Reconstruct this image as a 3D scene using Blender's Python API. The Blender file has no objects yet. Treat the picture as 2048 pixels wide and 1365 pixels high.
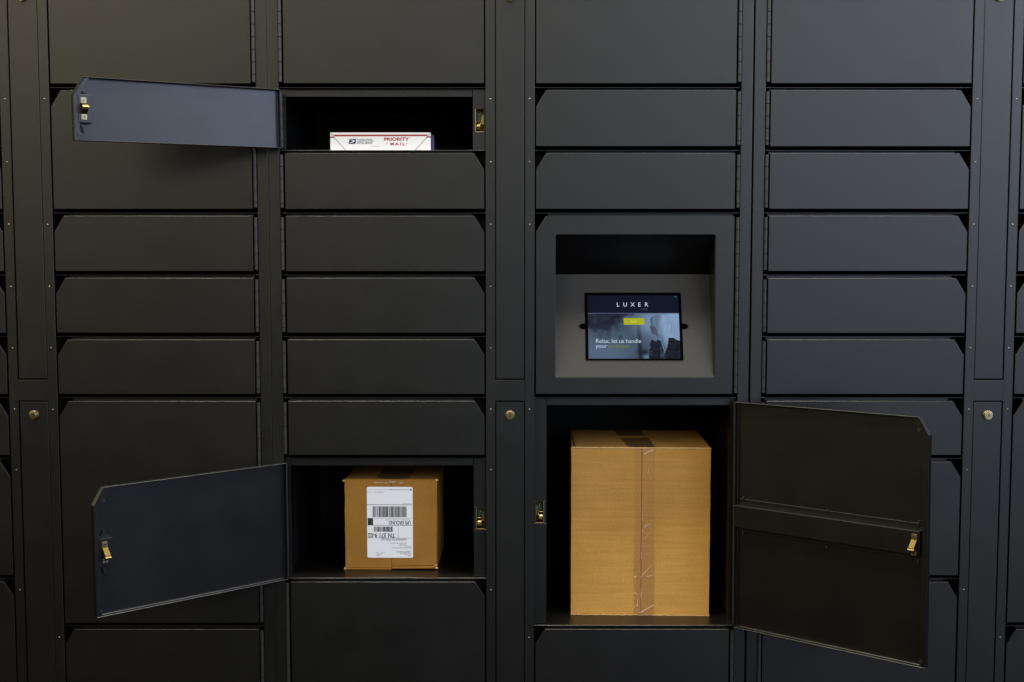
import bpy, bmesh, math, random
from mathutils import Vector, Matrix
random.seed(7)
MM = 0.001
S = bpy.context.scene
COL = S.collection

# ------------------------------------------------------------------ camera
cam_d = bpy.data.cameras.new('camera'); cam = bpy.data.objects.new('camera', cam_d); COL.objects.link(cam)
cam.location = (-0.00035, -2.42754, 0.18073)
cam.rotation_euler = (math.pi/2 - 0.0743126, 0, 0)
cam_d.sensor_width = 36.0; cam_d.lens = 2434.26/2048*36
cam_d.clip_start = 0.05; cam_d.clip_end = 100
S.camera = cam
S.view_settings.view_transform = 'Standard'; S.view_settings.look = 'None'
S.view_settings.exposure = 0; S.view_settings.gamma = 1; S.view_settings.use_curve_mapping = False

# ------------------------------------------------------------------ world: a soft interior surround
W = bpy.data.worlds.new('World'); S.world = W; W.use_nodes = True
nt = W.node_tree; nt.nodes.clear()
out = nt.nodes.new('ShaderNodeOutputWorld'); bg = nt.nodes.new('ShaderNodeBackground')
tc = nt.nodes.new('ShaderNodeTexCoord'); sx = nt.nodes.new('ShaderNodeSeparateXYZ')
nt.links.new(tc.outputs['Generated'], sx.inputs[0])
# radiance of the room around the camera, as a smooth table over direction (x to the right, z up)
KX = [-0.9, -0.35, 0.0, 0.30, 0.75]
KZ = [-0.5, -0.25, -0.10, 0.08, 0.30, 0.70]
ROOM = [[(0.009, 0.0, 0.0), (0.003, 0.0, 0.0), (0.0, 0.0, 0.0), (0.0, 0.0, 0.0), (3.3, 2.85, 1.7), (0.818, 0.724, 0.511)], [(0.0, 0.0, 0.0), (0.0, 0.0, 0.0), (0.0, 0.0, 0.0), (0.0, 0.0, 0.0), (5.4, 4.85, 3.4), (0.006, 0.0, 0.0)], [(0.0, 0.0, 0.0), (0.0, 0.0, 0.0), (0.0, 0.0, 0.0), (0.0, 0.0, 0.0), (0.274, 0.272, 0.237), (0.0, 0.0, 0.0)], [(0.013, 0.0, 0.0), (0.254, 0.256, 0.285), (0.881, 1.016, 1.288), (2.349, 2.99, 3.666), (4.439, 4.615, 5.007), (0.0, 0.0, 0.0)], [(0.209, 0.232, 0.308), (0.0, 0.0, 0.005), (0.0, 0.0, 0.001), (0.0, 0.0, 0.0), (2.173, 2.285, 2.579), (0.0, 0.0, 0.0)]]
LAMP = [(165.0, 151.8, 128.7), (165.0, 151.8, 128.7), (37.2, 43.9, 63.3)]
total = None
def math_node(op, a, b=None):
    m = nt.nodes.new('ShaderNodeMath'); m.operation = op
    for k, v in enumerate((a, b)):
        if v is None: continue
        if isinstance(v, (int, float)): m.inputs[k].default_value = v
        else: nt.links.new(v, m.inputs[k])
    return m.outputs[0]
zt01 = math_node('MULTIPLY', math_node('ADD', sx.outputs[2], 1.0), 0.5)
for i, kx in enumerate(KX):
    # tent function over x
    hat = nt.nodes.new('ShaderNodeValToRGB'); hat.color_ramp.interpolation = 'LINEAR'; e = hat.color_ramp.elements
    nt.links.new(math_node('MULTIPLY', math_node('ADD', sx.outputs[0], 1.0), 0.5), hat.inputs[0])
    P = [((KX[i-1]+1)/2, 0.0)] if i else []
    P += [((kx+1)/2, 1.0)] + ([((KX[i+1]+1)/2, 0.0)] if i < len(KX)-1 else [])
    e[0].position = P[0][0]; e[0].color = (P[0][1],)*3+(1,); e[1].position = P[-1][0]; e[1].color = (P[-1][1],)*3+(1,)
    for p, v in P[1:-1]: q = e.new(p); q.color = (v, v, v, 1)
    rz_ = nt.nodes.new('ShaderNodeValToRGB'); rz_.color_ramp.interpolation = 'LINEAR'; e = rz_.color_ramp.elements
    nt.links.new(zt01, rz_.inputs[0])
    e[0].position = (KZ[0]+1)/2; e[0].color = (*[c/8 for c in ROOM[i][0]], 1); e[1].position = (KZ[-1]+1)/2; e[1].color = (*[c/8 for c in ROOM[i][-1]], 1)
    for kz, c in list(zip(KZ, ROOM[i]))[1:-1]: q = e.new((kz+1)/2); q.color = (*[v/8 for v in c], 1)
    mm = nt.nodes.new('ShaderNodeMix'); mm.data_type = 'RGBA'; mm.blend_type = 'MULTIPLY'; mm.inputs[0].default_value = 1
    nt.links.new(hat.outputs[0], mm.inputs[6]); nt.links.new(rz_.outputs[0], mm.inputs[7])
    if total is None: total = mm.outputs[2]
    else:
        ad = nt.nodes.new('ShaderNodeMix'); ad.data_type = 'RGBA'; ad.blend_type = 'ADD'; ad.inputs[0].default_value = 1
        nt.links.new(total, ad.inputs[6]); nt.links.new(mm.outputs[2], ad.inputs[7]); total = ad.outputs[2]
nt.links.new(total, bg.inputs[0]); bg.inputs[1].default_value = 8.0
nt.links.new(bg.outputs[0], out.inputs[0])

# ------------------------------------------------------------------ ceiling lamps of the lobby
def area(name, loc, target, sx_, sy_, rgb):
    l = bpy.data.lights.new(name, 'AREA'); l.shape = 'RECTANGLE'; l.size = sx_; l.size_y = sy_
    l.energy = max(rgb); l.color = [c/max(max(rgb), 1e-6) for c in rgb]
    o = bpy.data.objects.new(name, l); COL.objects.link(o); o.location = loc
    o.rotation_euler = (Vector(target)-Vector(loc)).to_track_quat('-Z', 'Y').to_euler()
    return o
area('ceiling_lamp', (-0.9, -0.50, 2.9), (-0.85, -0.35, 0), 1.6, 0.5, LAMP[0])
area('ceiling_lamp', (0.9, -0.50, 2.9), (0.85, -0.35, 0), 1.6, 0.5, LAMP[1])
area('window_light', (3.6, -2.6, 1.2), (0.3, 0, 0.1), 1.6, 1.8, LAMP[2])

# ------------------------------------------------------------------ materials
def mat(name, base=(.5, .5, .5), rough=.5, metal=0, spec=.5, bump=None, noise=None, emit=None, coat=0):
    m = bpy.data.materials.new(name); m.use_nodes = True
    n = m.node_tree; b = n.nodes['Principled BSDF']
    b.inputs['Base Color'].default_value = (*base, 1); b.inputs['Roughness'].default_value = rough
    b.inputs['Metallic'].default_value = metal; b.inputs['Specular IOR Level'].default_value = spec
    b.inputs['Coat Weight'].default_value = coat
    if emit:
        b.inputs['Emission Color'].default_value = (*emit, 1); b.inputs['Emission Strength'].default_value = 1
    t = n.nodes.new('ShaderNodeTexCoord')
    last = None
    for (scale, strength, stretch) in (bump or []):
        mp = n.nodes.new('ShaderNodeMapping'); n.links.new(t.outputs['Object'], mp.inputs[0]); mp.inputs['Scale'].default_value = stretch
        no = n.nodes.new('ShaderNodeTexNoise'); no.inputs['Scale'].default_value = scale; no.inputs['Detail'].default_value = 3
        n.links.new(mp.outputs[0], no.inputs[0])
        bp = n.nodes.new('ShaderNodeBump'); bp.inputs['Strength'].default_value = strength; bp.inputs['Distance'].default_value = .001
        n.links.new(no.outputs[0], bp.inputs['Height'])
        if last: n.links.new(last, bp.inputs['Normal'])
        last = bp.outputs[0]
    if last: n.links.new(last, b.inputs['Normal'])
    if noise:     # (scale, amount, stretch) multiplies the base colour gently
        for i, (scale, amt, stretch) in enumerate(noise):
            mp = n.nodes.new('ShaderNodeMapping'); n.links.new(t.outputs['Object'], mp.inputs[0]); mp.inputs['Scale'].default_value = stretch
            no = n.nodes.new('ShaderNodeTexNoise'); no.inputs['Scale'].default_value = scale; no.inputs['Detail'].default_value = 5
            n.links.new(mp.outputs[0], no.inputs[0])
            r = n.nodes.new('ShaderNodeMapRange'); n.links.new(no.outputs[0], r.inputs[0])
            r.inputs[1].default_value = .3; r.inputs[2].default_value = .7; r.inputs[3].default_value = 1-amt; r.inputs[4].default_value = 1+amt
            mx = n.nodes.new('ShaderNodeMix'); mx.data_type = 'RGBA'; mx.blend_type = 'MULTIPLY'; mx.inputs[0].default_value = 1
            if b.inputs['Base Color'].is_linked: n.links.new(b.inputs['Base Color'].links[0].from_socket, mx.inputs[6])
            else: mx.inputs[6].default_value = (*base, 1)
            n.links.new(r.outputs[0], mx.inputs[7]); n.links.new(mx.outputs[2], b.inputs['Base Color'])
    return m
PAINT = mat('dark powder coat', (.0023, .0021, .0019), .40, 0, .5,
            bump=[(900, .16, (1, 1, 1)), (7, .22, (1, 1, 1)), (2.2, .5, (1, 1, 1))], noise=[(260, .35, (1, 1, 1))])
# roughness wanders a little over the panels
def vary_rough(m, lo, hi, scale):
    n = m.node_tree; b = n.nodes['Principled BSDF']; t = n.nodes.new('ShaderNodeTexCoord')
    no = n.nodes.new('ShaderNodeTexNoise'); no.inputs['Scale'].default_value = scale; no.inputs['Detail'].default_value = 4
    n.links.new(t.outputs['Object'], no.inputs[0])
    r = n.nodes.new('ShaderNodeMapRange'); n.links.new(no.outputs[0], r.inputs[0]); r.inputs[1].default_value = .3; r.inputs[2].default_value = .7
    r.inputs[3].default_value = lo; r.inputs[4].default_value = hi
    n.links.new(r.outputs[0], b.inputs['Roughness'])
vary_rough(PAINT, .32, .36, 11)
CARC = mat('shaded carcass paint', (.005, .005, .0052), .6, 0, .15, bump=[(900, .15, (1, 1, 1))])  # same coat as the doors, gloss cut to put the interior shade in
STEEL = mat('black hinge steel', (.013, .013, .0135), .42, 0, .45)
SHADEB = mat('shade-darkened brass', (.075, .053, .018), .5, 1, bump=[(160, .5, (1, 1, 1))])  # darkened copy of the brass: shade on the strike's slanted face
CHROME = mat('worn chrome', (.40, .33, .20), .26, 1)
RIVET = mat('rivet steel', (.20, .197, .185), .38, 1)
BRASS = mat('yellow zinc brass', (.40, .29, .11), .3, 1, bump=[(120, .3, (1, 1, 1))])
ZINC = mat('bright zinc', (.33, .275, .17), .36, 1)
HOUSE = mat('shaded latch housing', (.10, .075, .03), .45, 1)  # zinc darkened for the shade inside the latch
PCB = mat('green circuit board', (.01, .09, .06), .35)
BLACK = mat('plain black', (.006, .006, .007), .35)
DARKHOLE = mat('keyway shadow slot', (.03, .012, .003), .6)
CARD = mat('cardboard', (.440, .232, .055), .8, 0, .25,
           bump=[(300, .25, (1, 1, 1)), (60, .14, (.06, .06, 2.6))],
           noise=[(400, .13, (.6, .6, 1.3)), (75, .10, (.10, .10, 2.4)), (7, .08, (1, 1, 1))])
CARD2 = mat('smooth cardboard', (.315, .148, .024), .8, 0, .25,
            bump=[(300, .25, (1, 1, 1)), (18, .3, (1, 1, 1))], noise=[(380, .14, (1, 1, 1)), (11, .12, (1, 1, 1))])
CEDGE = mat('cardboard cut edge', (.60, .38, .15), .85, noise=[(300, .3, (1, 1, 1))])
WHITE = mat('white coated board', (.84, .84, .86), .5, bump=[(40, .15, (1, 1, 1))])
PAPER = mat('label paper', (.86, .88, .94), .6, bump=[(14, .25, (1, 1, 1))])
INK = mat('black ink', (.025, .025, .028), .6)
GREYINK = mat('grey ink', (.16, .16, .17), .6)
RED = mat('red print', (.36, .012, .010), .5)
NAVY = mat('navy print', (.012, .018, .06), .5)
MARK = mat('crease line', (.12, .13, .14), .7)
BLUESIDE = mat('navy box side', (.03, .045, .10), .5)
# clear tape: mostly clear film with a wrinkled gloss
TAPE = bpy.data.materials.new('clear tape'); TAPE.use_nodes = True
n = TAPE.node_tree; n.nodes.clear()
o_ = n.nodes.new('ShaderNodeOutputMaterial'); tr = n.nodes.new('ShaderNodeBsdfTransparent'); tr.inputs[0].default_value = (1, .99, .99, 1)
gl = n.nodes.new('ShaderNodeBsdfGlossy'); gl.inputs['Roughness'].default_value = .16; gl.inputs[0].default_value = (1, .97, .95, 1)
fr = n.nodes.new('ShaderNodeFresnel'); fr.inputs[0].default_value = 1.2
mx = n.nodes.new('ShaderNodeMixShader'); t = n.nodes.new('ShaderNodeTexCoord')
mp = n.nodes.new('ShaderNodeMapping'); mp.inputs['Scale'].default_value = (30, 30, 9); mp.inputs['Rotation'].default_value = (0, .35, 0)
vo = n.nodes.new('ShaderNodeTexNoise'); vo.inputs['Scale'].default_value = 1.6; vo.inputs['Detail'].default_value = 4; vo.inputs['Distortion'].default_value = 2.2
bp = n.nodes.new('ShaderNodeBump'); bp.inputs['Strength'].default_value = .35; bp.inputs['Distance'].default_value = .003
n.links.new(t.outputs['Object'], mp.inputs[0]); n.links.new(mp.outputs[0], vo.inputs[0]); n.links.new(vo.outputs[0], bp.inputs['Height'])
n.links.new(bp.outputs[0], gl.inputs['Normal']); n.links.new(bp.outputs[0], fr.inputs['Normal'])
n.links.new(fr.outputs[0], mx.inputs[0]); df = n.nodes.new('ShaderNodeBsdfDiffuse'); df.inputs[0].default_value = (.60, .44, .32, 1)
mx0 = n.nodes.new('ShaderNodeMixShader'); mx0.inputs[0].default_value = .06; n.links.new(tr.outputs[0], mx0.inputs[1]); n.links.new(df.outputs[0], mx0.inputs[2])
n.links.new(mx0.outputs[0], mx.inputs[1]); n.links.new(gl.outputs[0], mx.inputs[2]); n.links.new(mx.outputs[0], o_.inputs[0])

# ------------------------------------------------------------------ mesh helpers (all sizes in millimetres)
def box(bm, x0, x1, y0, y1, z0, z1, mi=0):
    vs = [bm.verts.new((x*MM, y*MM, z*MM)) for x in (x0, x1) for y in (y0, y1) for z in (z0, z1)]
    for q in ((0, 1, 3, 2), (4, 6, 7, 5), (0, 4, 5, 1), (2, 3, 7, 6), (0, 2, 6, 4), (1, 5, 7, 3)):
        f = bm.faces.new([vs[i] for i in q]); f.material_index = mi
def prism(bm, pts, a0, a1, axis='y', mi=0):
    """extrude a polygon: axis y -> pts are (x,z); axis x -> pts are (y,z); axis z -> pts are (x,y)"""
    def P(p, a):
        v = {'y': (p[0], a, p[1]), 'x': (a, p[0], p[1]), 'z': (p[0], p[1], a)}[axis]
        return bm.verts.new([c*MM for c in v])
    A = [P(p, a0) for p in pts]; B = [P(p, a1) for p in pts]; k = len(pts)
    fs = [bm.faces.new(A), bm.faces.new(B[::-1])] + [bm.faces.new((A[i], B[i], B[(i+1) % k], A[(i+1) % k])) for i in range(k)]
    for f in fs: f.material_index = mi
def cyl(bm, c, r, h, axis='y', seg=24, r2=None, mi=0):
    r2 = r if r2 is None else r2
    m = Matrix.Identity(4)
    if axis == 'y': m = Matrix.Rotation(math.pi/2, 4, 'X')
    if axis == 'x': m = Matrix.Rotation(math.pi/2, 4, 'Y')
    res = bmesh.ops.create_cone(bm, cap_ends=True, segments=seg, radius1=r*MM, radius2=r2*MM, depth=h*MM,
                                matrix=Matrix.Translation(Vector(c)*MM) @ m)
    for v in res['verts']:
        for f in v.link_faces: f.material_index = mi
def inset(pts, d):
    k = len(pts); out_ = []
    area_ = sum(pts[i][0]*pts[(i+1) % k][1]-pts[(i+1) % k][0]*pts[i][1] for i in range(k))
    sgn = 1 if area_ > 0 else -1
    for i in range(k):
        p0, p1, p2 = Vector(pts[i-1]), Vector(pts[i]), Vector(pts[(i+1) % k])
        e1 = (p1-p0).normalized(); e2 = (p2-p1).normalized()
        n1 = Vector((-e1.y, e1.x))*sgn; n2 = Vector((-e2.y, e2.x))*sgn
        b_ = (n1+n2).normalized(); q = p1 + b_*(d/max(.2, b_.dot(n1))); out_.append((q.x, q.y))
    return out_
def tray(bm, pts, y0, depth, t, mi=0):
    inn = inset(pts, t); k = len(pts)
    def ring(ps, y): return [bm.verts.new((p[0]*MM, y*MM, p[1]*MM)) for p in ps]
    A = ring(pts, y0); B = ring(pts, y0+depth); C = ring(inn, y0+depth); D = ring(inn, y0+t)
    fs = [bm.faces.new(A), bm.faces.new(D[::-1])]
    for R0, R1 in ((A, B), (B, C), (C, D)):
        for i in range(k): fs.append(bm.faces.new((R0[i], R1[i], R1[(i+1) % k], R0[(i+1) % k])))
    for f in fs: f.material_index = mi
def obj(name, bm, mats, parent=None, loc=(0, 0, 0), bevel=0, seg=2, smooth=False):
    bmesh.ops.recalc_face_normals(bm, faces=bm.faces[:])
    me = bpy.data.meshes.new(name); bm.to_mesh(me); bm.free()
    for m_ in (mats if isinstance(mats, (list, tuple)) else [mats]): me.materials.append(m_)
    if smooth:
        for p in me.polygons: p.use_smooth = True
    o = bpy.data.objects.new(name, me); COL.objects.link(o); o.location = Vector(loc)*MM
    if parent: o.parent = parent
    if bevel:
        b = o.modifiers.new('bevel', 'BEVEL'); b.width = bevel*MM; b.segments = seg; b.limit_method = 'ANGLE'; b.angle_limit = math.radians(25); b.use_clamp_overlap = True
    return o
def share(name, src, parent, loc=(0, 0, 0)):
    o = src.copy(); o.name = name; COL.objects.link(o); o.parent = parent; o.location = Vector(loc)*MM
    return o
def new(): return bmesh.new()
def lettering(name, items, m, parent, y, flip=False, loc=(0, 0, 0), xf=None):
    """items: (string, x, z, height, spacing, xscale, align); flat lettering facing -Y, one mesh"""
    bm = new()
    for it in items:
        s, x, z, h = it[:4]; sp = it[4] if len(it) > 4 else 1; xs = it[5] if len(it) > 5 else 1
        al = it[6] if len(it) > 6 else 'LEFT'; bold = it[7] if len(it) > 7 else 0
        cu = bpy.data.curves.new('t', 'FONT'); cu.body = s; cu.size = h/0.73; cu.space_character = sp; cu.align_x = al
        cu.offset = bold; cu.resolution_u = 4
        ob = bpy.data.objects.new('t', cu); COL.objects.link(ob)
        dg = bpy.context.evaluated_depsgraph_get(); dg.update()
        me = bpy.data.meshes.new_from_object(ob.evaluated_get(dg))
        r = -1 if flip else 1
        vm = []
        for v in me.vertices: vm.append(bm.verts.new(((x + r*v.co.x*xs)*MM, y*MM, (z + r*v.co.y)*MM)))
        for p in me.polygons:
            try: bm.faces.new([vm[i] for i in p.vertices])
            except ValueError: pass
        bpy.data.objects.remove(ob); bpy.data.curves.remove(cu); bpy.data.meshes.remove(me)
    if xf is not None: bm.transform(xf)
    bmesh.ops.recalc_face_normals(bm, faces=bm.faces[:])
    me = bpy.data.meshes.new(name); bm.to_mesh(me); bm.free(); me.materials.append(m)
    o = bpy.data.objects.new(name, me); COL.objects.link(o); o.parent = parent; o.location = Vector(loc)*MM
    return o

# ------------------------------------------------------------------ locker cabinets
def T(i): return 495.2 - 123.2*i
TOP, BOT = 985, -992
ZP = BOT
HALF = 478.2; OP_O = 456.0; OP_I = 48.5; PIV = 452.0; EDGE = 51.5; GAP = 13.7
T9 = -588.5; Tm = 508.6+455
# a column is a list of (z of door top, z of door bottom, kind)
P_COL = [(Tm, 508.6, 'plain')] + [(T(i), T(i+1)+GAP, 'cut') for i in range(6)] + [(T(6), T(8)+GAP, 'cut'), (T(8), -958, 'cut')]
Q_TAIL = [(T(5), T9+GAP, 'cut'), (T9, -958, 'cut')]
Q_COL = [(Tm, 508.6, 'plain'), (T(0), T(2)+GAP, 'cut')] + [(T(i), T(i+1)+GAP, 'cut') for i in (2, 3, 4)] + Q_TAIL
Q_MID = [(Tm, 508.6, 'plain'), (T(0), T(1)+GAP, 'cut'), (T(1), T(2)+GAP, 'cut'), (T(2), T(5)+GAP, 'kiosk')] + Q_TAIL
CW, CH = 19.5, 32.0
WD = PIV-EDGE    # pivot to free edge
S0 = 6.3         # pivot to hinge side edge of the skin
cache = {}
def outline(h, sd, cut):
    # door coordinates: x from pivot towards the free edge (sd=+1) or mirrored, z down from 0
    if cut: p = [(S0, 0), (WD-CW, 0), (WD, -CH), (WD, -h), (S0, -h)]
    else: p = [(S0, 0), (WD, 0), (WD, -h), (S0, -h)]
    return [(sd*a, b) for a, b in p]
def hinge_bm(h, sd):
    bm = new(); z = -2; k = 0
    while z > -h+2:
        z1 = max(z-24.2, -h+2)
        cyl(bm, (0, 0, (z+z1)/2), 3.5, abs(z-z1)-1.5, 'z', 14)
        z = z1; k += 1
    cyl(bm, (0, 0, -h/2), 1.6, h-5, 'z', 10)
    return bm
def door(root, sd, zt, zb, kind, open_deg=None, sag=0):
    h = zt-zb + (4.6 if open_deg else 0); key = (round(h, 1), sd, kind)
    loc = (-sd*PIV, -1, zt-ZP)
    first = key not in cache
    pts = outline(h, sd, kind == 'cut')
    if first:
        bm = new(); tray(bm, pts, 1, 13, 1.4)
        d = obj('door', bm, PAINT, root, loc, bevel=1.5, seg=3); cache[key] = [d, None]
        hg = obj('hinge', hinge_bm(h, sd), STEEL, d, (0, 0, 0), smooth=False); cache[key][1] = hg
    else:
        d = share('door', cache[key][0], root, loc); d.rotation_euler = (0, 0, 0); share('hinge', cache[key][1], d)
    if open_deg:
        a = math.radians(180-open_deg) * (-sd)
        d.rotation_mode = 'XYZ'
        m = Matrix.Rotation(a, 4, 'Z') @ Matrix.Rotation(sag, 4, 'Y')
        d.rotation_euler = m.to_euler()
    return d
def latch_plate(root, sd, zt, zb):
    """strip beside an open compartment with a cut-out for the latch"""
    bm = new(); xa, xb = -sd*OP_I, -sd*(OP_I+25.5)
    x0, x1 = min(xa, xb), max(xa, xb); zc = (zt+zb)/2-2; hz = 23.5
    w0 = x0+2.4 if sd < 0 else x0+4.6; w1 = x1-4.6 if sd < 0 else x1-2.4
    z1, z0 = zt+4, zb-6
    box(bm, x0, x1, 15, 16.5, zc+hz, z1); box(bm, x0, x1, 15, 16.5, z0, zc-hz)
    box(bm, x0, w0, 15, 16.5, zc-hz, zc+hz); box(bm, w1, x1, 15, 16.5, zc-hz, zc+hz)
    # return of the plate into the compartment
    xi = x1 if sd < 0 else x0
    box(bm, xi-(1.4 if sd < 0 else 0), xi+(0 if sd < 0 else 1.4), 16.5, 60, z0, z1)
    p = obj('latch_plate', bm, PAINT, root, (0, 0, -ZP), bevel=.4, seg=1)
    lx = (w0+w1)/2; hw = (w1-w0)/2
    bm = new()
    # housing in shade-darkened zinc: four thin walls and a back
    box(bm, -hw, -hw+1.6, 0, 22, -hz, hz); box(bm, hw-1.6, hw, 0, 22, -hz, hz)
    box(bm, -hw+1.6, hw-1.6, 0, 22, -hz, -hz+1.6); box(bm, -hw+1.6, hw-1.6, 0, 22, hz-1.6, hz)
    box(bm, -hw+1.6, hw-1.6, 20, 22, -hz+1.6, hz-1.6)
    l = obj('latch', bm, HOUSE, root, (lx, 15.8, zc-ZP), bevel=.35, seg=1)
    bm = new(); xe = hw-1.5 if sd < 0 else -hw
    box(bm, xe, xe+1.5, -.9, -.15, -hz+.4, hz-1); box(bm, -hw+.8, hw-.8, -.9, -.15, -hz, -hz+1.3)
    obj('latch_edge_glint', bm, ZINC, l)  # pale strips paint the bright edge lines of the latch
    bm = new()
    # rotary hook: drum, arm, pin
    s = sd
    cyl(bm, (s*-2.5, 9, -12), 5.8, 8, 'x', 20)
    box(bm, s*-3-4.5, s*-3+4.5, 5, 7, -1.6, -.4)
    prism(bm, [(s*4, 10), (s*6, 10), (s*3.2, -9), (s*.8, -9)], 4.5, 8, 'y')
    box(bm, s*6.2-2.2, s*6.2+2.2, 7, 12, -8, 12)
    obj('latch_hook', bm, BRASS, l, bevel=.35, seg=1)
    bm = new(); box(bm, -4.5 - s*1, 3.5 - s*1, 12, 13.5, 1.5, 15)
    obj('circuit_board', bm, PCB, l)
    for c, r in (((s*1.2, 5, 13), 1.7), ((s*1.6, 3.8, -7), 2.1), ((s*-3.0, 10, 3), 1.2)):
        bm = new(); bmesh.ops.create_uvsphere(bm, u_segments=10, v_segments=8, radius=r*MM, matrix=Matrix.Translation(Vector(c)*MM))
        obj('pin_head', bm, ZINC, l, smooth=True)
    return p
def strike(door_o, sd, s, y, zc, up=False):
    """bent brass loop on the inner side of an open door; s along the door, y = inner face"""
    w = 5.2; t_ = 1.6; K = .86
    prof = [(0, 23), (0, 11), (17, -5), (19, -9), (16, -11.5), (0, -11), (0, -23)]
    if up: prof = [(0, 23), (0, 10), (15, 5), (18, 2), (17, -2), (0, -10), (0, -23)]
    prof = [(p[0]*K, p[1]*K) for p in prof]
    bm = new(); inner = [(p[0]+y, p[1]+zc) for p in prof]
    def off(ps, d):
        o2 = []
        for i, p in enumerate(ps):
            a = Vector(ps[max(i-1, 0)]); b = Vector(ps[min(i+1, len(ps)-1)]); e = (b-a).normalized()
            o2.append((p[0]-e.y*d, p[1]+e.x*d))
        return o2
    oo = off(inner, t_)
    for i in range(len(inner)-1):
        prism(bm, [inner[i], inner[i+1], oo[i+1], oo[i]], sd*s-w, sd*s+w, 'x')
    bmesh.ops.remove_doubles(bm, verts=bm.verts, dist=1e-6)
    k = obj('latch_strike', bm, SHADEB, door_o, bevel=.4, seg=1)
    for z in (14.8, -14.8):
        bm = new(); box(bm, sd*s-w+.3, sd*s+w-.3, y+1.9, y+2.3, zc+z-4.7, zc+z+4.7); obj('strike_pad', bm, ZINC, door_o)  # paler pads carry the highlights at the strike ends in their colour
    nz = [p for p in prof if p[0] > 12.4]
    bm = new(); cyl(bm, (sd*s, y+nz[len(nz)//2][0]-1.2, zc+sum(p[1] for p in nz)/len(nz)), 2.6, 2*w+.6, 'x', 16); obj('strike_nose', bm, BRASS, door_o, smooth=False)  # lighter brass here paints the highlight on the nose
    for z in (15, -15):
        bm = new()
        cyl(bm, (sd*s, y+2.6, zc+z), 3.6, 1.8, 'y', 16, 3.2)
        cyl(bm, (sd*s, y+3.2, zc+z), 1.5, 1.8, 'y', 8, mi=1)
        obj('strike_screw', bm, [ZINC, BLACK], door_o)
def corner_screws(d, sd, h, y):
    for (s, z) in ((WD-CW*.5-9, -CH*.5-8), (WD-9, -h+12)):
        bm = new(); cyl(bm, (sd*s, y, z), 3.6, 1.6, 'y', 16, 2.8); cyl(bm, (sd*s, y+.8, z), 1.5, .9, 'y', 8, mi=1)
        obj('corner_screw', bm, [STEEL, BLACK], d)
def edge_lip(d, sd, h, w=11):
    """return fold along the free edge and the cut corner"""
    o1 = [(WD-CW-2, -1.5), (WD-1.5, -CH-1), (WD-1.5, -h+1.5), (WD-w, -h+1.5), (WD-w, -CH-3), (WD-CW-w, -1.5)]
    bm = new(); prism(bm, [(sd*a, b) for a, b in o1], 11.6, 12.9, 'y')
    obj('edge_lip', bm, PAINT, d, bevel=.3, seg=1)

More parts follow.
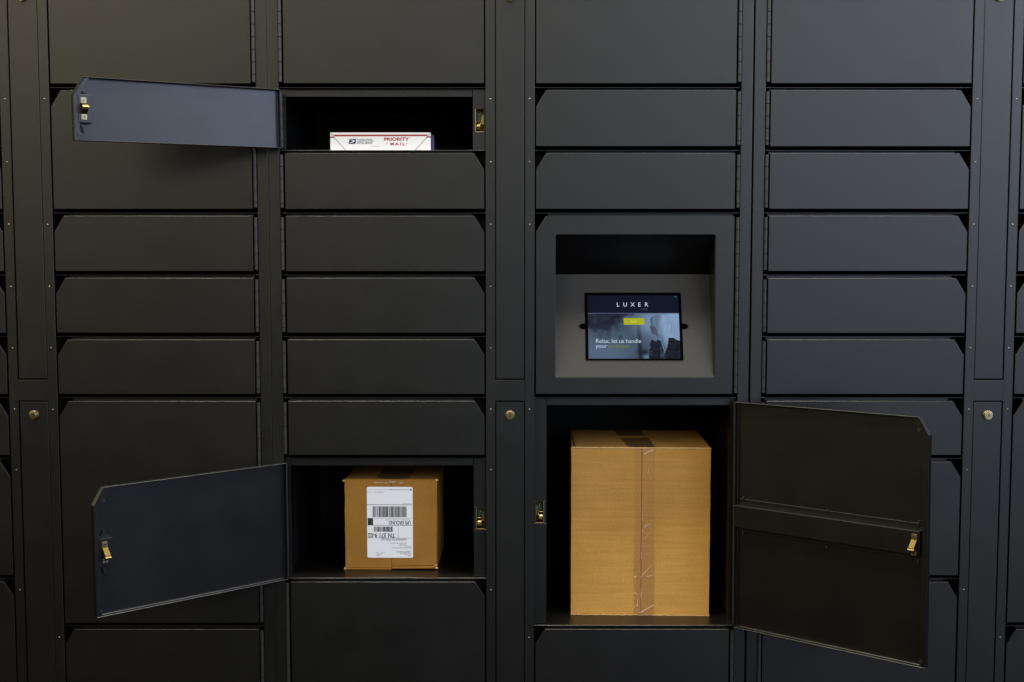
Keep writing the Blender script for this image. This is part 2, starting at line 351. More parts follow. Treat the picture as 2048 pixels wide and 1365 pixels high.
def cabinet(name, xc, label, P, Q, opened):
    root = bpy.data.objects.new(name, None); COL.objects.link(root); root.location = (xc*MM, 0, ZP*MM)
    root.empty_display_size = .1
    root['label'] = label; root['category'] = 'parcel locker'; root['group'] = 'parcel locker cabinets in a row'
    off = (0, 0, -ZP)
    def cached(key, build, nm, m, **kw):
        if key not in cache: cache[key] = obj(nm, build(), m, root, off, **kw); return cache[key]
        return share(nm, cache[key], root, off)
    def b_outer(sd):
        def f():
            bm = new(); x0, x1 = sorted((-sd*HALF, -sd*OP_O)); box(bm, x0, x1, 0, 14, BOT, TOP); return bm
        return f
    cached('so+', b_outer(1), 'side_stile', PAINT, bevel=.9); cached('so-', b_outer(-1), 'side_stile', PAINT, bevel=.9)
    def b_pillar():
        bm = new(); hw = 30.2
        box(bm, -OP_I, -hw, 0, 14, BOT, TOP); box(bm, hw, OP_I, 0, 14, BOT, TOP)
        box(bm, -hw, hw, 0, 14, -120.6, -78.4); box(bm, -hw, hw, 0, 14, BOT, -950); box(bm, -hw, hw, 0, 14, 955, TOP)
        bmesh.ops.remove_doubles(bm, verts=bm.verts, dist=1e-6)
        bmesh.ops.delete(bm, geom=[f for f in bm.faces if abs(abs(f.calc_center_median().x)-hw*MM) < 1e-6 and
                                   any(abs(f.calc_center_median().z-z*MM) < .0005 for z in (-99.5, (BOT-950)/2, (955+TOP)/2))], context='FACES_ONLY')
        return bm
    cached('pil', b_pillar, 'pillar_frame', PAINT, bevel=.9)
    def b_rail(sd, z0, z1):
        def f():
            bm = new(); x0, x1 = sorted((-sd*OP_O, -sd*OP_I)); box(bm, x0, x1, 0, 14, z0, z1); return bm
        return f
    for sd in (1, -1):
        cached(('rt', sd), b_rail(sd, 969, TOP), 'top_rail', PAINT, bevel=.9)
        cached(('rb', sd), b_rail(sd, BOT, -964), 'bottom_rail', PAINT, bevel=.9)
    def b_carc():
        bm = new()
        for sd in (1, -1):
            x0, x1 = sorted((-sd*OP_O, -sd*(OP_O+2))); box(bm, x0, x1, 14, 455, BOT+2, TOP-2)
            x0, x1 = sorted((-sd*OP_I, -sd*(OP_I-2))); box(bm, x0, x1, 14, 455, BOT+2, TOP-2)
        box(bm, -HALF, HALF, 455, 458, BOT, TOP)
        box(bm, -HALF, HALF, 14.2, 455, TOP-1.9, TOP); box(bm, -HALF, HALF, 14.2, 455, BOT, BOT+1.9)
        return bm
    cached('carc', b_carc, 'carcass', CARC)
    # service panels
    def b_pan(z0, z1):
        def f():
            bm = new(); box(bm, -28.4, 28.2, 1.6, 13, z0, z1); return bm
        return f
    pu = cached('pu', b_pan(-76.3, 953), 'service_panel', PAINT, bevel=1.0)
    pl = cached('pl', b_pan(-948, -122.6), 'service_panel', PAINT, bevel=1.0)
    for pan, z in ((pu, 676.5), (pl, -149.5)):
        if 'lock' not in cache:
            bm = new()
            cyl(bm, (0, 0, 0), 10.4, 3, 'y', 32, 9.6); cyl(bm, (0, -3, 0), 9.2, 4, 'y', 32, 8.2)
            cyl(bm, (0, -5.4, 0), 6.4, 1.6, 'y', 28)
            box(bm, -1.1, 1.1, -6.6, -6, -3.2, 3.2, mi=1); cyl(bm, (0, -6.35, 1.6), 1.7, .5, 'y', 14, mi=1)
            cache['lock'] = obj('key_lock', bm, [CHROME, DARKHOLE], pan, (0, 0, z), bevel=.35, seg=2)
            cache['lock'].rotation_euler = (0, 0, 0)
        else: share('key_lock', cache['lock'], pan, (0, 0, z))
    # rivets down the pillar
    for sd, colm in ((1, P), (-1, Q)):
        for (zt, zb, kind) in colm:
            if kind == 'plain': continue
            if 'riv' not in cache:
                bm = new(); bmesh.ops.create_uvsphere(bm, u_segments=12, v_segments=8, radius=1.75*MM); bm.transform(Matrix.Diagonal((1, .5, 1, 1)))
                cache['riv'] = obj('rivet', bm, RIVET, root, (0, 0, 0), smooth=True); r = cache['riv']
            else: r = share('rivet', cache['riv'], root)
            r.location = Vector((-sd*38.6 + random.uniform(-.4, .4), -.2, zt-16.8-ZP+random.uniform(-.5, .5)))*MM
    # shelves: thin front edge between the doors and a recessed header under it
    for sd, colm in ((1, P), (-1, Q)):
        x0, x1 = sorted((-sd*(OP_O-.2), -sd*(OP_I+.2)))
        for (zt, zb, kind) in colm[1:]:
            key = ('shelf', sd)
            if key not in cache:
                bm = new(); box(bm, x0+(1.5 if sd > 0 else 0), x1-(1.5 if sd < 0 else 0), 5.5, 450, 5.2, 6.8)
                h0, h1 = (x0+10, x1-26) if sd > 0 else (x0+26, x1-10)
                box(bm, h0, h1, 17, 19, -10.5, 5.0)
                cache[key] = obj('shelf', bm, PAINT, root, (0, 0, zt-ZP), bevel=.35, seg=1)
            else: share('shelf', cache[key], root, (0, 0, zt-ZP))
    # doors
    for sd, colm in ((1, P), (-1, Q)):
        for (zt, zb, kind) in colm:
            if kind == 'kiosk': kiosk(root, zt, zb); continue
            op = opened.get((sd, round(zt)))
            d = door(root, sd, zt, zb, kind, *(op[:2] if op else ()))
            if not op:
                k2 = ('plain plate', sd, round(zt-zb))
                if k2 not in cache:
                    bm = new(); x0, x1 = sorted((-sd*OP_I, -sd*(OP_I+25.5))); box(bm, x0, x1, 42, 43.5, -(zt-zb)-1, 4)
                    cache[k2] = obj('latch_plate', bm, CARC, root, (0, 0, zt-ZP))  # set deep and in the shaded paint so the corner notches stay dark
                else: share('latch_plate', cache[k2], root, (0, 0, zt-ZP))
                d.location.y += random.uniform(-.25, .25)*MM; d.location.z += random.uniform(-.3, .3)*MM
                d.rotation_euler = (random.uniform(-.0012, .0012), random.uniform(-.0008, .0008), random.uniform(-.001, .001))
            if not op and kind == 'cut' and sd and False: pass
            if op:
                h = zt-zb+4.6; style = op[2]
                d['label'] = op[3]
                latch_plate(root, sd, zt, zb)
                # hinge side jamb of the compartment
                bm = new(); x0, x1 = sorted((-sd*(OP_O-.6), -sd*(OP_O-10.5))); box(bm, x0, x1, 14.6, 16.4, zb-6.5, zt+4)
                xs = -sd*(OP_O-10.5); x2, x3 = sorted((xs, xs+sd*-1.2)); box(bm, x2, x3, 16.4, 45, zb-6.5, zt+4)
                obj('jamb', bm, PAINT, root, (0, 0, -ZP), bevel=.4, seg=1)
                edge_lip(d, sd, h); corner_screws(d, sd, h, 13.6)
                if style == 'bracket':
                    bm = new(); prism(bm, [(2.2, 25), (14.5, 25), (14.5, -25), (2.2, -25)], sd*(WD-33), sd*(WD-9), 'x')
                    obj('strike_bracket', bm, PAINT, d, (0, 0, -h/2), bevel=.6)
                    for z in (29, -29):
                        bm = new(); k = 1 if z > 0 else -1
                        prism(bm, [(sd*(WD-27), z), (sd*(WD-14), z), (sd*(WD-20), z+10*k)], 2.5, 8, 'y')
                        cyl(bm, (sd*(WD-20), 6, z+9*k), 3, 6, 'y', 12)
                        obj('dark_wedge', bm, BLACK, d, (0, 0, -h/2))  # black wedges by the bracket; the lower one paints its shadow triangle
                    strike(d, sd, WD-18, 14.4, -h/2, up=op[4])
                else:
                    zc = -h/2
                    # stiffener: a folded channel across the middle with a thin flange above
                    bm = new(); a, b = sorted((sd*8.5, sd*(WD-13)))
                    prism(bm, [(2.4, 22), (18.5, 22), (18.5, -22), (2.4, -22)], a, b, 'x')
                    prism(bm, [(2.4, 34), (3.8, 34), (3.8, 22), (2.4, 22)], a+6*1, b-4, 'x')
                    prism(bm, [(2.4, -22), (3.8, -22), (3.8, -34), (2.4, -34)], a+6, b-4, 'x')
                    obj('stiffener', bm, PAINT, d, (0, 0, zc), bevel=.8)
                    for (s, z) in ((22, 37), (WD/2+2, 34), (WD-20, 37), (22, -34), (WD/2+2, -36), (WD-20, -34)):
                        bm = new(); cyl(bm, (sd*s, 4.6, zc+z), 2.6, 3.2, 'y', 12, 2.2)
                        obj('weld_stud', bm, STEEL, d)
                    strike(d, sd, WD-22, 18.5, zc-3, up=False)
    return root

# ------------------------------------------------------------------ kiosk door with its sloped screen recess
def smooth_noise(u, v, f, seed=0):
    def hsh(i, j): 
        x = math.sin(i*127.1+j*311.7+seed*74.7)*43758.5453; return x-math.floor(x)
    x, y = u*f, v*f; i, j = math.floor(x), math.floor(y); a, b = x-i, y-j
    a = a*a*(3-2*a); b = b*b*(3-2*b)
    return (hsh(i, j)*(1-a)+hsh(i+1, j)*a)*(1-b)+(hsh(i, j+1)*(1-a)+hsh(i+1, j+1)*a)*b
def inside(poly, x, y):
    c = False; k = len(poly)
    for i in range(k):
        x1, y1 = poly[i]; x2, y2 = poly[i-1]
        if (y1 > y) != (y2 > y) and x < (x2-x1)*(y-y1)/(y2-y1)+x1: c = not c
    return c
HAIR = [(.70, .345), (.74, .315), (.80, .31), (.86, .33), (.89, .40), (.905, .50), (.90, .58), (.94, .66), (.88, .68), (.86, .80), (.84, .90),
        (.815, .80), (.79, .70), (.77, .66), (.755, .55), (.735, .50), (.70, .48), (.685, .44), (.683, .38)]
FACE = [(.70, .42), (.69, .47), (.672, .515), (.688, .53), (.683, .555), (.692, .565), (.688, .59), (.71, .622), (.74, .63), (.76, .68), (.80, .62), (.79, .46), (.73, .42)]
COAT = [(.675, .74), (.70, .70), (.735, .735), (.76, .70), (.79, .72), (.83, .92), (.86, .82), (.88, .67), (.93, .675), (.97, .71), (1.01, .72), (1.01, 1.01), (.655, 1.01), (.665, .88)]
def photo(u, v):
    """greyish blue photograph on the lock screen, sRGB 0..255"""
    L = 84+50*math.exp(-((u-.62)**2/.02+(v-.45)**2/.05)) + 84*max(0, min(1, (u-.62)/.3))*(1-.3*v)
    L += 22*smooth_noise(u, v, 6, 2)-8
    L += 20*math.exp(-((u-.2)**2/.06+(v-.88)**2/.03))
    # dark foliage upper left, blurred leaves hanging down
    f = smooth_noise(u, v, 14, 3)*.6+smooth_noise(u, v, 26, 5)*.4
    edge = .64-.30*max(0, u-.12)-1.1*max(0, u-.30)
    k = max(0, min(1, (edge-v)*7+(f-.5)*2.0)); L = L*(1-k)+(24+30*f)*k
    # trunk
    k = math.exp(-((u-.545-.02*v)/.022)**2)*min(1, max(0, (v-.3)*2)); L = L*(1-.55*k)
    # dark car shape low
    k = math.exp(-(((u-.60)/.06)**2+((v-.90)/.05)**2)); L = L*(1-.7*k)+20*.7*k
    k = math.exp(-(((u-.35)/.02)**2+((v-.665)/.03)**2)); L = L*(1-.4*k)
    k = math.exp(-(((u-.63)/.03)**2+((v-.97)/.03)**2)); L += 50*k
    if inside(FACE, u, v): L = 72+22*(u-.68)/.1+14*smooth_noise(u, v, 40, 1)
    if inside(HAIR, u, v):
        st = smooth_noise(u+v*.12, v*.10, 70, 7); L = 82+34*st+70*max(0, min(1, (u-.70)/.16))-150*max(0, v-.62)-26*max(0, (v-.44))*4*max(0, 1-abs(u-.80)/.05)
    if inside(COAT, u, v):
        st = smooth_noise(u, v, 46, 9); L = 22+16*st
        if u < .70 and v > .76: L += 70*max(0, st-.66)*2
        if .78 < u < .83 and v > .82: L += 60*smooth_noise(u, v, 30, 4)
    L = max(10, min(215, L))
    return (L*.79, L*.95, L*1.10+7)
def lin(c):
    c = max(0, min(1, c/255)); return c/12.92 if c <= .04045 else ((c+.055)/1.055)**2.4
def kiosk(root, zt, zb):
    sd = -1; h = zt-zb; loc = (PIV, -1, zt-ZP)
    # frame door with a rectangular opening
    k = bpy.data.objects.new('kiosk_door', bpy.data.meshes.new('kiosk_door'))
    X0, X1 = -(PIV)+ (86.2+4.2), -(PIV)+(405.0+4.2)      # opening in door coordinates (x negative towards the pillar)
    Z0, Z1 = -72.9-zt, 211.9-zt
    pts = outline(h, sd, True)
    bm = new(); y0, t_ = 1, 14
    # front ring: outer outline and rounded opening, joined by triangle fill
    r = 5; hole = []
    for (cx, cz, a0) in ((X1-r, Z1-r, 0), (X0+r, Z1-r, 90), (X0+r, Z0+r, 180), (X1-r, Z0+r, 270)):
        for q in range(4):
            a = math.radians(a0+q*30); hole.append((cx+r*math.cos(a), cz+r*math.sin(a)))
    def loop(ps, y): 
        vs = [bm.verts.new((p[0]*MM, y*MM, p[1]*MM)) for p in ps]
        return vs, [bm.edges.new((vs[i], vs[(i+1) % len(vs)])) for i in range(len(vs))]
    A, ea = loop(pts, y0); H, eh = loop(hole, y0)
    bmesh.ops.triangle_fill(bm, use_beauty=True, edges=ea+eh, normal=(0, -1, 0))
    B, _ = loop(pts, y0+t_); H2, _ = loop(hole, y0+3)
    for U, V in ((A, B), (H, H2)):
        for i in range(len(U)): bm.faces.new((U[i], U[(i+1) % len(U)], V[(i+1) % len(U)], V[i]))
    bmesh.ops.recalc_face_normals(bm, faces=bm.faces[:])
    bmesh.ops.dissolve_limit(bm, angle_limit=.01, verts=bm.verts[:], edges=bm.edges[:])
    d = obj('kiosk_door', bm, PAINT, root, loc, bevel=.9)
    d['label'] = 'kiosk door with a sloped screen recess'
    obj('hinge', hinge_bm(h, sd), STEEL, d)
    # recess box: ceiling, back, sides, sloped console
    bm = new(); yb, zs = 80, 131.8-zt
    def quad(a, b, c, e): bm.faces.new([bm.verts.new(Vector(p)*MM) for p in (a, b, c, e)])
    e = .3
    quad((X0-e, 3.5, Z1+e), (X1+e, 3.5, Z1+e), (X1+e, yb, zs+.4), (X0-e, yb, zs+.4))
    for X in (X0-e, X1+e): quad((X, 3.5, Z1+e), (X, yb, zs+.4), (X, yb, Z0-e), (X, 3.5, Z0-e))
    o = obj('recess', bm, PAINT, d)
    so = o.modifiers.new('thick', 'SOLIDIFY'); so.thickness = .0015; so.offset = 1
    bm = new(); prism(bm, [(3.2, Z0+.5), (yb-.3, zs), (yb-.3, zs-2), (3.2, Z0-1.2)], X0-.1, X1+.1, 'x')
    obj('console', bm, CONSOLE, d, bevel=.5)
    # console frame: origin on slope; local u across, w up the slope, n out
    P0 = Vector((0, 3.2, Z0+.5)); P1 = Vector((0, yb-.3, zs)); up = (P1-P0).normalized(); L = (P1-P0).length
    nrm = Vector((0, -up.z, up.y))
    def M(cx, w, lift):   # maps tablet plane coordinates (x, y->depth, z->up) to door coordinates, in metres
        o_ = P0+up*w+nrm*lift
        R = Matrix(((1, 0, 0), (0, nrm.y*-1, up.y), (0, nrm.z*-1, up.z))).to_4x4()
        return Matrix.Translation(Vector((cx, o_.y, o_.z))*MM) @ R
    # tablet centre from the photograph
    tx_ = (1267.5-1024)*1.0; cx = TABX-PIV+4.2
    hw, hh = 98.5, 71.5
    Mt = M(cx, TABW, 0)
    def place(nm, bm_, mats, **kw):
        bm_.transform(Mt); return obj(nm, bm_, mats, d, **kw)
    bm = new(); box(bm, -hw, hw, -2.0, 0.5, -hh, hh); place('screen_bezel', bm, BEZEL, bevel=.6)
    # thin bright edge of the cut-out above the tablet
    bm = new(); box(bm, -hw+6, hw, -2.2, -1.0, hh+.1, hh+.7); place('bezel_trim', bm, STEEL)
    for s in (-1, 1):
        bm = new(); cx_ = s*(hw+8)
        box(bm, min(s*hw, cx_), max(s*hw, cx_), -.5, -.2, -6, 6, mi=0); cyl(bm, (cx_, -.35, 0), 6, .3, 'y', 24, mi=0)
        # knurled ring
        for q in range(20):
            a = math.radians(180*q/20 + (90 if s < 0 else -90)); a2 = math.radians(180*(q+1)/20+(90 if s < 0 else -90))
            prism(bm, [(cx_+4.2*math.cos(a), 4.2*math.sin(a)), (cx_+5.6*math.cos(a), 5.6*math.sin(a)), (cx_+5.6*math.cos(a2), 5.6*math.sin(a2)), (cx_+4.2*math.cos(a2), 4.2*math.sin(a2))], -1.2, -.4, 'y', mi=1)
        place('cable_notch', bm, [BEZEL, STEEL])
    # display: a fine grid whose vertices carry the picture
    sw, sh_t, sh_b = 92.5, 65.5, -68.5
    nx, ny = 150, 108; vs = []; cols = []
    bm = new()
    for j in range(ny+1):
        for i in range(nx+1):
            u, v = i/nx, j/ny
            vs.append(bm.verts.new(((-sw+2*sw*u)*MM, -2.15*MM, (sh_t+(sh_b-sh_t)*v)*MM)))
            if v < .285: c = (13+3*smooth_noise(u, v, 30), 21, 39)
            elif v < .294: c = (88, 98, 128)
            else: c = photo(u, v)
            cols.append((lin(c[0]), lin(c[1]), lin(c[2]), 1))
    for j in range(ny):
        for i in range(nx):
            a = j*(nx+1)+i; bm.faces.new((vs[a], vs[a+1], vs[a+nx+2], vs[a+nx+1]))
    bm.transform(Mt)
    me = bpy.data.meshes.new('display'); bm.to_mesh(me); bm.free()
    at = me.color_attributes.new('picture', 'FLOAT_COLOR', 'POINT')
    for i, c in enumerate(cols): at.data[i].color = c
    me.materials.append(SCREEN); so = bpy.data.objects.new('display', me); COL.objects.link(so); so.parent = d
    U = lambda u: -sw+2*sw*u
    V = lambda v: sh_t+(sh_b-sh_t)*v
    lettering('logo_lettering', [(ch, U(x), V(.178), 9.2, 1, .95) for ch, x in zip('LUXER', (.318, .39, .473, .553, .627))], GLOW_W, d, -2.4, xf=Mt)
    for u, v in ((.462, .092), (.522, .092), (.465, .20), (.524, .20), (.675, .11)):
        bm = new(); box(bm, U(u)-.5, U(u)+.5, -2.5, -2.3, V(v)-.5, V(v)+.5)
        place('logo_dot', bm, GLOW_D)
    lettering('logo_subtitle', [('ONE', U(.592), V(.238), 4.6, 1.15, .9)], GLOW_D, d, -2.4, xf=Mt)
    lettering('screen_message', [('Relax, let us handle', U(.078), V(.755), 8.8, .94, 1.06, 'LEFT', -.12), ('your', U(.078), V(.832), 8.8, .94, 1.06, 'LEFT', -.12)], GLOW_W, d, -2.4, xf=Mt)
    lettering('screen_message', [('packages', U(.212), V(.832), 8.8, .94, 1.06)], GLOW_G, d, -2.4, xf=Mt)
    bm = new(); box(bm, U(.392), U(.618), -2.5, -2.3, V(.467), V(.364)); place('begin_button', bm, GLOW_Y)
    lettering('button_lettering', [('Begin', U(.505), V(.431), 4.6, 1, .9, 'CENTER')], GLOW_W2, d, -2.7, xf=Mt)
    bm = new(); box(bm, U(.955), U(.985), -2.4, -2.3, V(.028), V(.02)); place('battery_mark', bm, GLOW_T)
TABX, TABW = 246.5, 106
BEZEL = mat('matt black bezel', (.0012, .0012, .0015), .4, 0, .0)
CONSOLE = mat('console powder coat', (.007, .0066, .0062), .46, 0, .5, bump=[(800, .3, (1, 1, 1))], noise=[(300, .35, (1, 1, 1))])
def glow(name, rgb, k=1.0):
    m = bpy.data.materials.new(name); m.use_nodes = True; b = m.node_tree.nodes['Principled BSDF']
    b.inputs['Base Color'].default_value = (0, 0, 0, 1); b.inputs['Roughness'].default_value = .3; b.inputs['Specular IOR Level'].default_value = .05
    b.inputs['Emission Color'].default_value = (*[lin(c) for c in rgb], 1); b.inputs['Emission Strength'].default_value = k
    return m
GLOW_W = glow('screen white', (205, 218, 232)); GLOW_W2 = glow('screen pale', (205, 212, 120)); GLOW_D = glow('screen brown', (88, 76, 78))
GLOW_G = glow('screen green', (108, 116, 58)); GLOW_Y = glow('screen yellow green', (168, 172, 34)); GLOW_T = glow('screen teal', (60, 120, 120))
SCREEN = bpy.data.materials.new('lit screen'); SCREEN.use_nodes = True
n = SCREEN.node_tree; b = n.nodes['Principled BSDF']; b.inputs['Base Color'].default_value = (0, 0, 0, 1)
b.inputs['Roughness'].default_value = .3; b.inputs['Specular IOR Level'].default_value = .04
ca = n.nodes.new('ShaderNodeVertexColor'); ca.layer_name = 'picture'
n.links.new(ca.outputs[0], b.inputs['Emission Color']); b.inputs['Emission Strength'].default_value = 1

XL, XM, XR = -961.0, -4.2, 955.6
cabinet('locker_cabinet', XM, 'middle locker cabinet of dark grey metal with a lit touchscreen and three open doors', P_COL, Q_MID, {
    (1, round(T(0))): (33.2, .0107, 'bracket', 'small door open to the left', True),
    (1, round(T(6))): (40.6, .0026, 'bracket', 'square door open to the left', False),
    (-1, round(T(5))): (40.0, .0083, 'bar', 'tall door open to the right with a stiffener bar', False)})
cabinet('locker_cabinet', XL, 'dark locker cabinet left of the touchscreen cabinet, brownish light on its closed doors', P_COL, Q_COL, {})
cabinet('locker_cabinet', XR, 'dark locker cabinet right of the touchscreen cabinet, bluish light on its closed doors', P_COL, Q_COL, {})

# ------------------------------------------------------------------ parcels
def thing(name, label, cat, loc, rz=0, group=None):
    o = bpy.data.objects.new(name, None); COL.objects.link(o); o.location = Vector(loc)*MM; o.rotation_euler = (0, 0, rz)
    o['label'] = label; o['category'] = cat; o.empty_display_size = .05
    if group: o['group'] = group
    return o
def carton_body(w, dpt, h, bulge, nseg=10):
    """closed carton w (x) by dpt (y, behind) by h (z), slightly bowed faces; origin at the front bottom middle"""
    bm = new(); bmesh.ops.create_cube(bm, size=1)
    bmesh.ops.subdivide_edges(bm, edges=bm.edges[:], cuts=nseg, use_grid_fill=True)
    for v in bm.verts:
        a, b_, c = v.co
        ea, eb, ec = 1-(2*a)**2, 1-(2*b_)**2, 1-(2*c)**2
        x = a*w + (bulge*eb*ec*(1 if a > 0 else -1) if abs(abs(a)-.5) < 1e-4 else 0)
        y = (b_+.5)*dpt
        z = (c+.5)*h + (bulge*.5*ea*eb if abs(c-.5) < 1e-4 else 0)
        # little irregularities of the edges
        x += .5*math.sin(c*9+a*5+b_*3); z += .35*math.sin(a*17+b_*4) if c > .45 else 0
        v.co = Vector((x, y, z))*MM
    return bm
def slab(bm, x0, x1, y0, y1, z0, z1, amp=.7, seed=0):
    b2 = new(); box(b2, x0, x1, y0, y1, z0, z1)
    bmesh.ops.recalc_face_normals(b2, faces=b2.faces[:])
    bmesh.ops.subdivide_edges(b2, edges=[e for e in b2.edges if e.calc_length() > .02], cuts=22, use_grid_fill=True)
    for v in b2.verts:
        x, y, z = v.co/MM; u = (x-x0)/(x1-x0); w_ = (z-z0)/(z1-z0)
        n1 = smooth_noise(u*1.3, w_*1.7, 3, seed)-.5; n2 = smooth_noise(u*1.3, w_*1.7, 9, seed+3)-.5
        y += amp*(n1*1.6+n2*.7)
        if w_ > .999 or w_ < .001: z += .8*(smooth_noise(u*3, .5, 6, seed+5)-.5)
        if u > .999 or u < .001: x += .8*(smooth_noise(.5, w_*3, 6, seed+6)-.5)
        v.co = Vector((x, y, z))*MM
    me = bpy.data.meshes.new('tmp'); b2.to_mesh(me); b2.free(); bm.from_mesh(me); bpy.data.meshes.remove(me)
def rim(bm, w, z, y0, th, amp, step=4.5, x0=None, x1=None):
    """ragged strip along a cut board edge"""
    x0 = -w/2 if x0 is None else x0; x1 = w/2 if x1 is None else x1
    x = x0
    while x < x1:
        d = min(step*random.uniform(.6, 1.4), x1-x); a = random.uniform(-amp, amp)
        box(bm, x, x+d-.1, y0-.5+random.uniform(-.3, .3), y0+th, z+a*.5, z+1.3+a); x += d

# tall carton
bw, bd, bh = 288.5, 240, 355.5
c1 = thing('tall_carton', 'tall brown cardboard carton with a strip of clear tape down its front', 'cardboard box', (267.2, 72, -581.7), math.radians(-1.7), 'parcels in the open compartments')
obj('carton_body', carton_body(bw-1, bd, bh, 1.5), CARD, c1, (0, 3.0, 0), bevel=1.0)
sx0 = 2.0
for a, b in ((-bw/2, sx0-.5), (sx0+.5, bw/2)):
    bm = new(); slab(bm, a, b, 0, 2.7, 1.5, bh-3.4, .8, int(a)+300); obj('front_flap', bm, CARD, c1, bevel=.5, seg=1)
bm = new(); rim(bm, bw, .3, .2, 2.4, .7); obj('bottom_edge', bm, CEDGE, c1)
bm = new(); box(bm, -bw/2+1, bw/2-1, -.4, 3, bh-2.9, bh-.2); obj('top_edge', bm, CEDGE, c1, bevel=1.0)
for q in ((-bw/2-1.2, -bw/2+2.2, -.6, 4, bh-6, bh-.6), (bw/2-2.4, bw/2+1.0, -.6, 4, bh-6, bh-.6), (bw/2-4, bw/2+1.2, -.6, 4, -1, 4.4)):
    bm = new(); box(bm, *q); obj('corner_fold', bm, CARD, c1, bevel=1.1)
# tape: strip down the front with creases, and over the top
def tape_strip(x0, x1, z0, z1, y, amp, nz=60, nx=6):
    bm = new(); g = []
    for j in range(nz+1):
        row = []
        for i in range(nx+1):
            u = i/nx; x = x0+(x1-x0)*u; z = z0+(z1-z0)*j/nz
            x += .9*math.sin(z*.02)*(u-.5)
            yy = y-.25-abs(amp*(smooth_noise(u*1.2, z*.012, 5, 3)-.5))
            row.append(bm.verts.new((x*MM, yy*MM, z*MM)))
        g.append(row)
    for j in range(nz):
        for i in range(nx): bm.faces.new((g[j][i], g[j][i+1], g[j+1][i+1], g[j+1][i]))
    return bm
obj('clear_tape', tape_strip(-13, 29, 2, bh-2.5, -.75, .5), TAPE, c1, smooth=True)
bm = new()
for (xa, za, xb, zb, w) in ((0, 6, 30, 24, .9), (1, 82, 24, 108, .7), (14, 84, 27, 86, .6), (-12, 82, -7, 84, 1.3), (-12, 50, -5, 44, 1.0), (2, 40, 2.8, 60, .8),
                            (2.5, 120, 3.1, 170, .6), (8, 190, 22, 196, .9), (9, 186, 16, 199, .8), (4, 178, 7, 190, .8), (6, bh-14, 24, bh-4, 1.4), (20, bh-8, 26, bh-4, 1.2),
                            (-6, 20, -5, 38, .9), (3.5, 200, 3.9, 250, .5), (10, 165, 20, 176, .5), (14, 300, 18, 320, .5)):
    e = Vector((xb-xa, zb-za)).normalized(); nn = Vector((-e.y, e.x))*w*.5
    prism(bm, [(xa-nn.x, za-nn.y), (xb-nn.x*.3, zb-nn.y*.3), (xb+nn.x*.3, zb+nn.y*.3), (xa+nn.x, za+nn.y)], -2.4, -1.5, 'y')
TW = mat('tape wrinkle highlight', (.80, .66, .55), .15, 0, .8, coat=.6)  # pale colour stands for the gloss highlights along the wrinkles
obj('wrinkle_highlight', bm, TW, c1)
TAPEB = mat('dark brown top tape', (.16, .085, .03), .35, 0, .5)  # opaque dark brown for the strips over the carton tops
bm = new()
prism(bm, [(-25, -.2), (29, -.2), (24, 118), (-36, 118)], bh+.9, bh+1.2, 'z'); prism(bm, [(-38, 150), (20, 150), (16, 236), (-42, 236)], bh+.9, bh+1.2, 'z')
obj('top_tape', bm, TAPEB, c1)
bm = new(); prism(bm, [(-bw/2+6, 1), (-bw/2+8.5, 1), (-bw/2+4, 236), (-bw/2+2, 236)], bh+.5, bh+.9, 'z'); obj('flap_slot', bm, DARKHOLE, c1)

# small carton with the shipping label
sw_, sd_, sh_ = 192.5, 172, 189
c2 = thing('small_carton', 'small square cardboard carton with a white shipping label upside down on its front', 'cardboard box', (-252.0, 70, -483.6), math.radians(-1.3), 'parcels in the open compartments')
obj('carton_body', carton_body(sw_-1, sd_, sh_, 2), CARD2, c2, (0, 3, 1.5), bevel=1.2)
fx = .5
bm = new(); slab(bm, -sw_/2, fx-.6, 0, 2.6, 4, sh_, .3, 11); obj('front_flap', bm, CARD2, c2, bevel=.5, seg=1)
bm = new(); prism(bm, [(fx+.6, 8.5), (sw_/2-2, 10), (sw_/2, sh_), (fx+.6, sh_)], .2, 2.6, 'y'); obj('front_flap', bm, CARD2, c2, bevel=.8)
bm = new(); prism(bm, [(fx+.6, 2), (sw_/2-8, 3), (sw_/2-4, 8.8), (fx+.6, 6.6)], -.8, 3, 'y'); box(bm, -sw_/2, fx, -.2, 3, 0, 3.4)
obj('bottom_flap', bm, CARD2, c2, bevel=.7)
for (x, z) in ((-sw_/2, 1.5), (sw_/2-2, 4), (sw_/2-4, 10), (-sw_/2-1, sh_-2), (sw_/2-1, sh_)):
    bm = new(); bmesh.ops.create_uvsphere(bm, u_segments=8, v_segments=6, radius=3.2*MM, matrix=Matrix.Translation(Vector((x, 2, z))*MM) @ Matrix.Diagonal((1.2, .8, .8, 1)))
    obj('corner_fold', bm, CEDGE, c2)
bm = new(); prism(bm, [(-28, .5), (36, .5), (38, 110), (-30, 110)], sh_+2.6, sh_+2.9, 'z'); obj('top_tape', bm, TAPEB, c2)
obj('clear_tape', tape_strip(-35, 31, sh_-8, sh_+1.5, -.4, .8, nz=6), TAPE, c2, smooth=True)
bm = new()
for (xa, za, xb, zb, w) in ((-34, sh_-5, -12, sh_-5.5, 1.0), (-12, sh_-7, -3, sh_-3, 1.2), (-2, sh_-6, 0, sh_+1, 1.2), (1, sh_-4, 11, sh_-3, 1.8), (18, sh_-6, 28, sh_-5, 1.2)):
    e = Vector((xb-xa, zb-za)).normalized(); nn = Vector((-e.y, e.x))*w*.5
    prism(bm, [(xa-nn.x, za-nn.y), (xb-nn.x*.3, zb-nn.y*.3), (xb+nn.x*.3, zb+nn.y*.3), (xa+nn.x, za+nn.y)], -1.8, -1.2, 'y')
obj('wrinkle_highlight', bm, TW, c2)  # pale slivers paint the glints on the folded tape
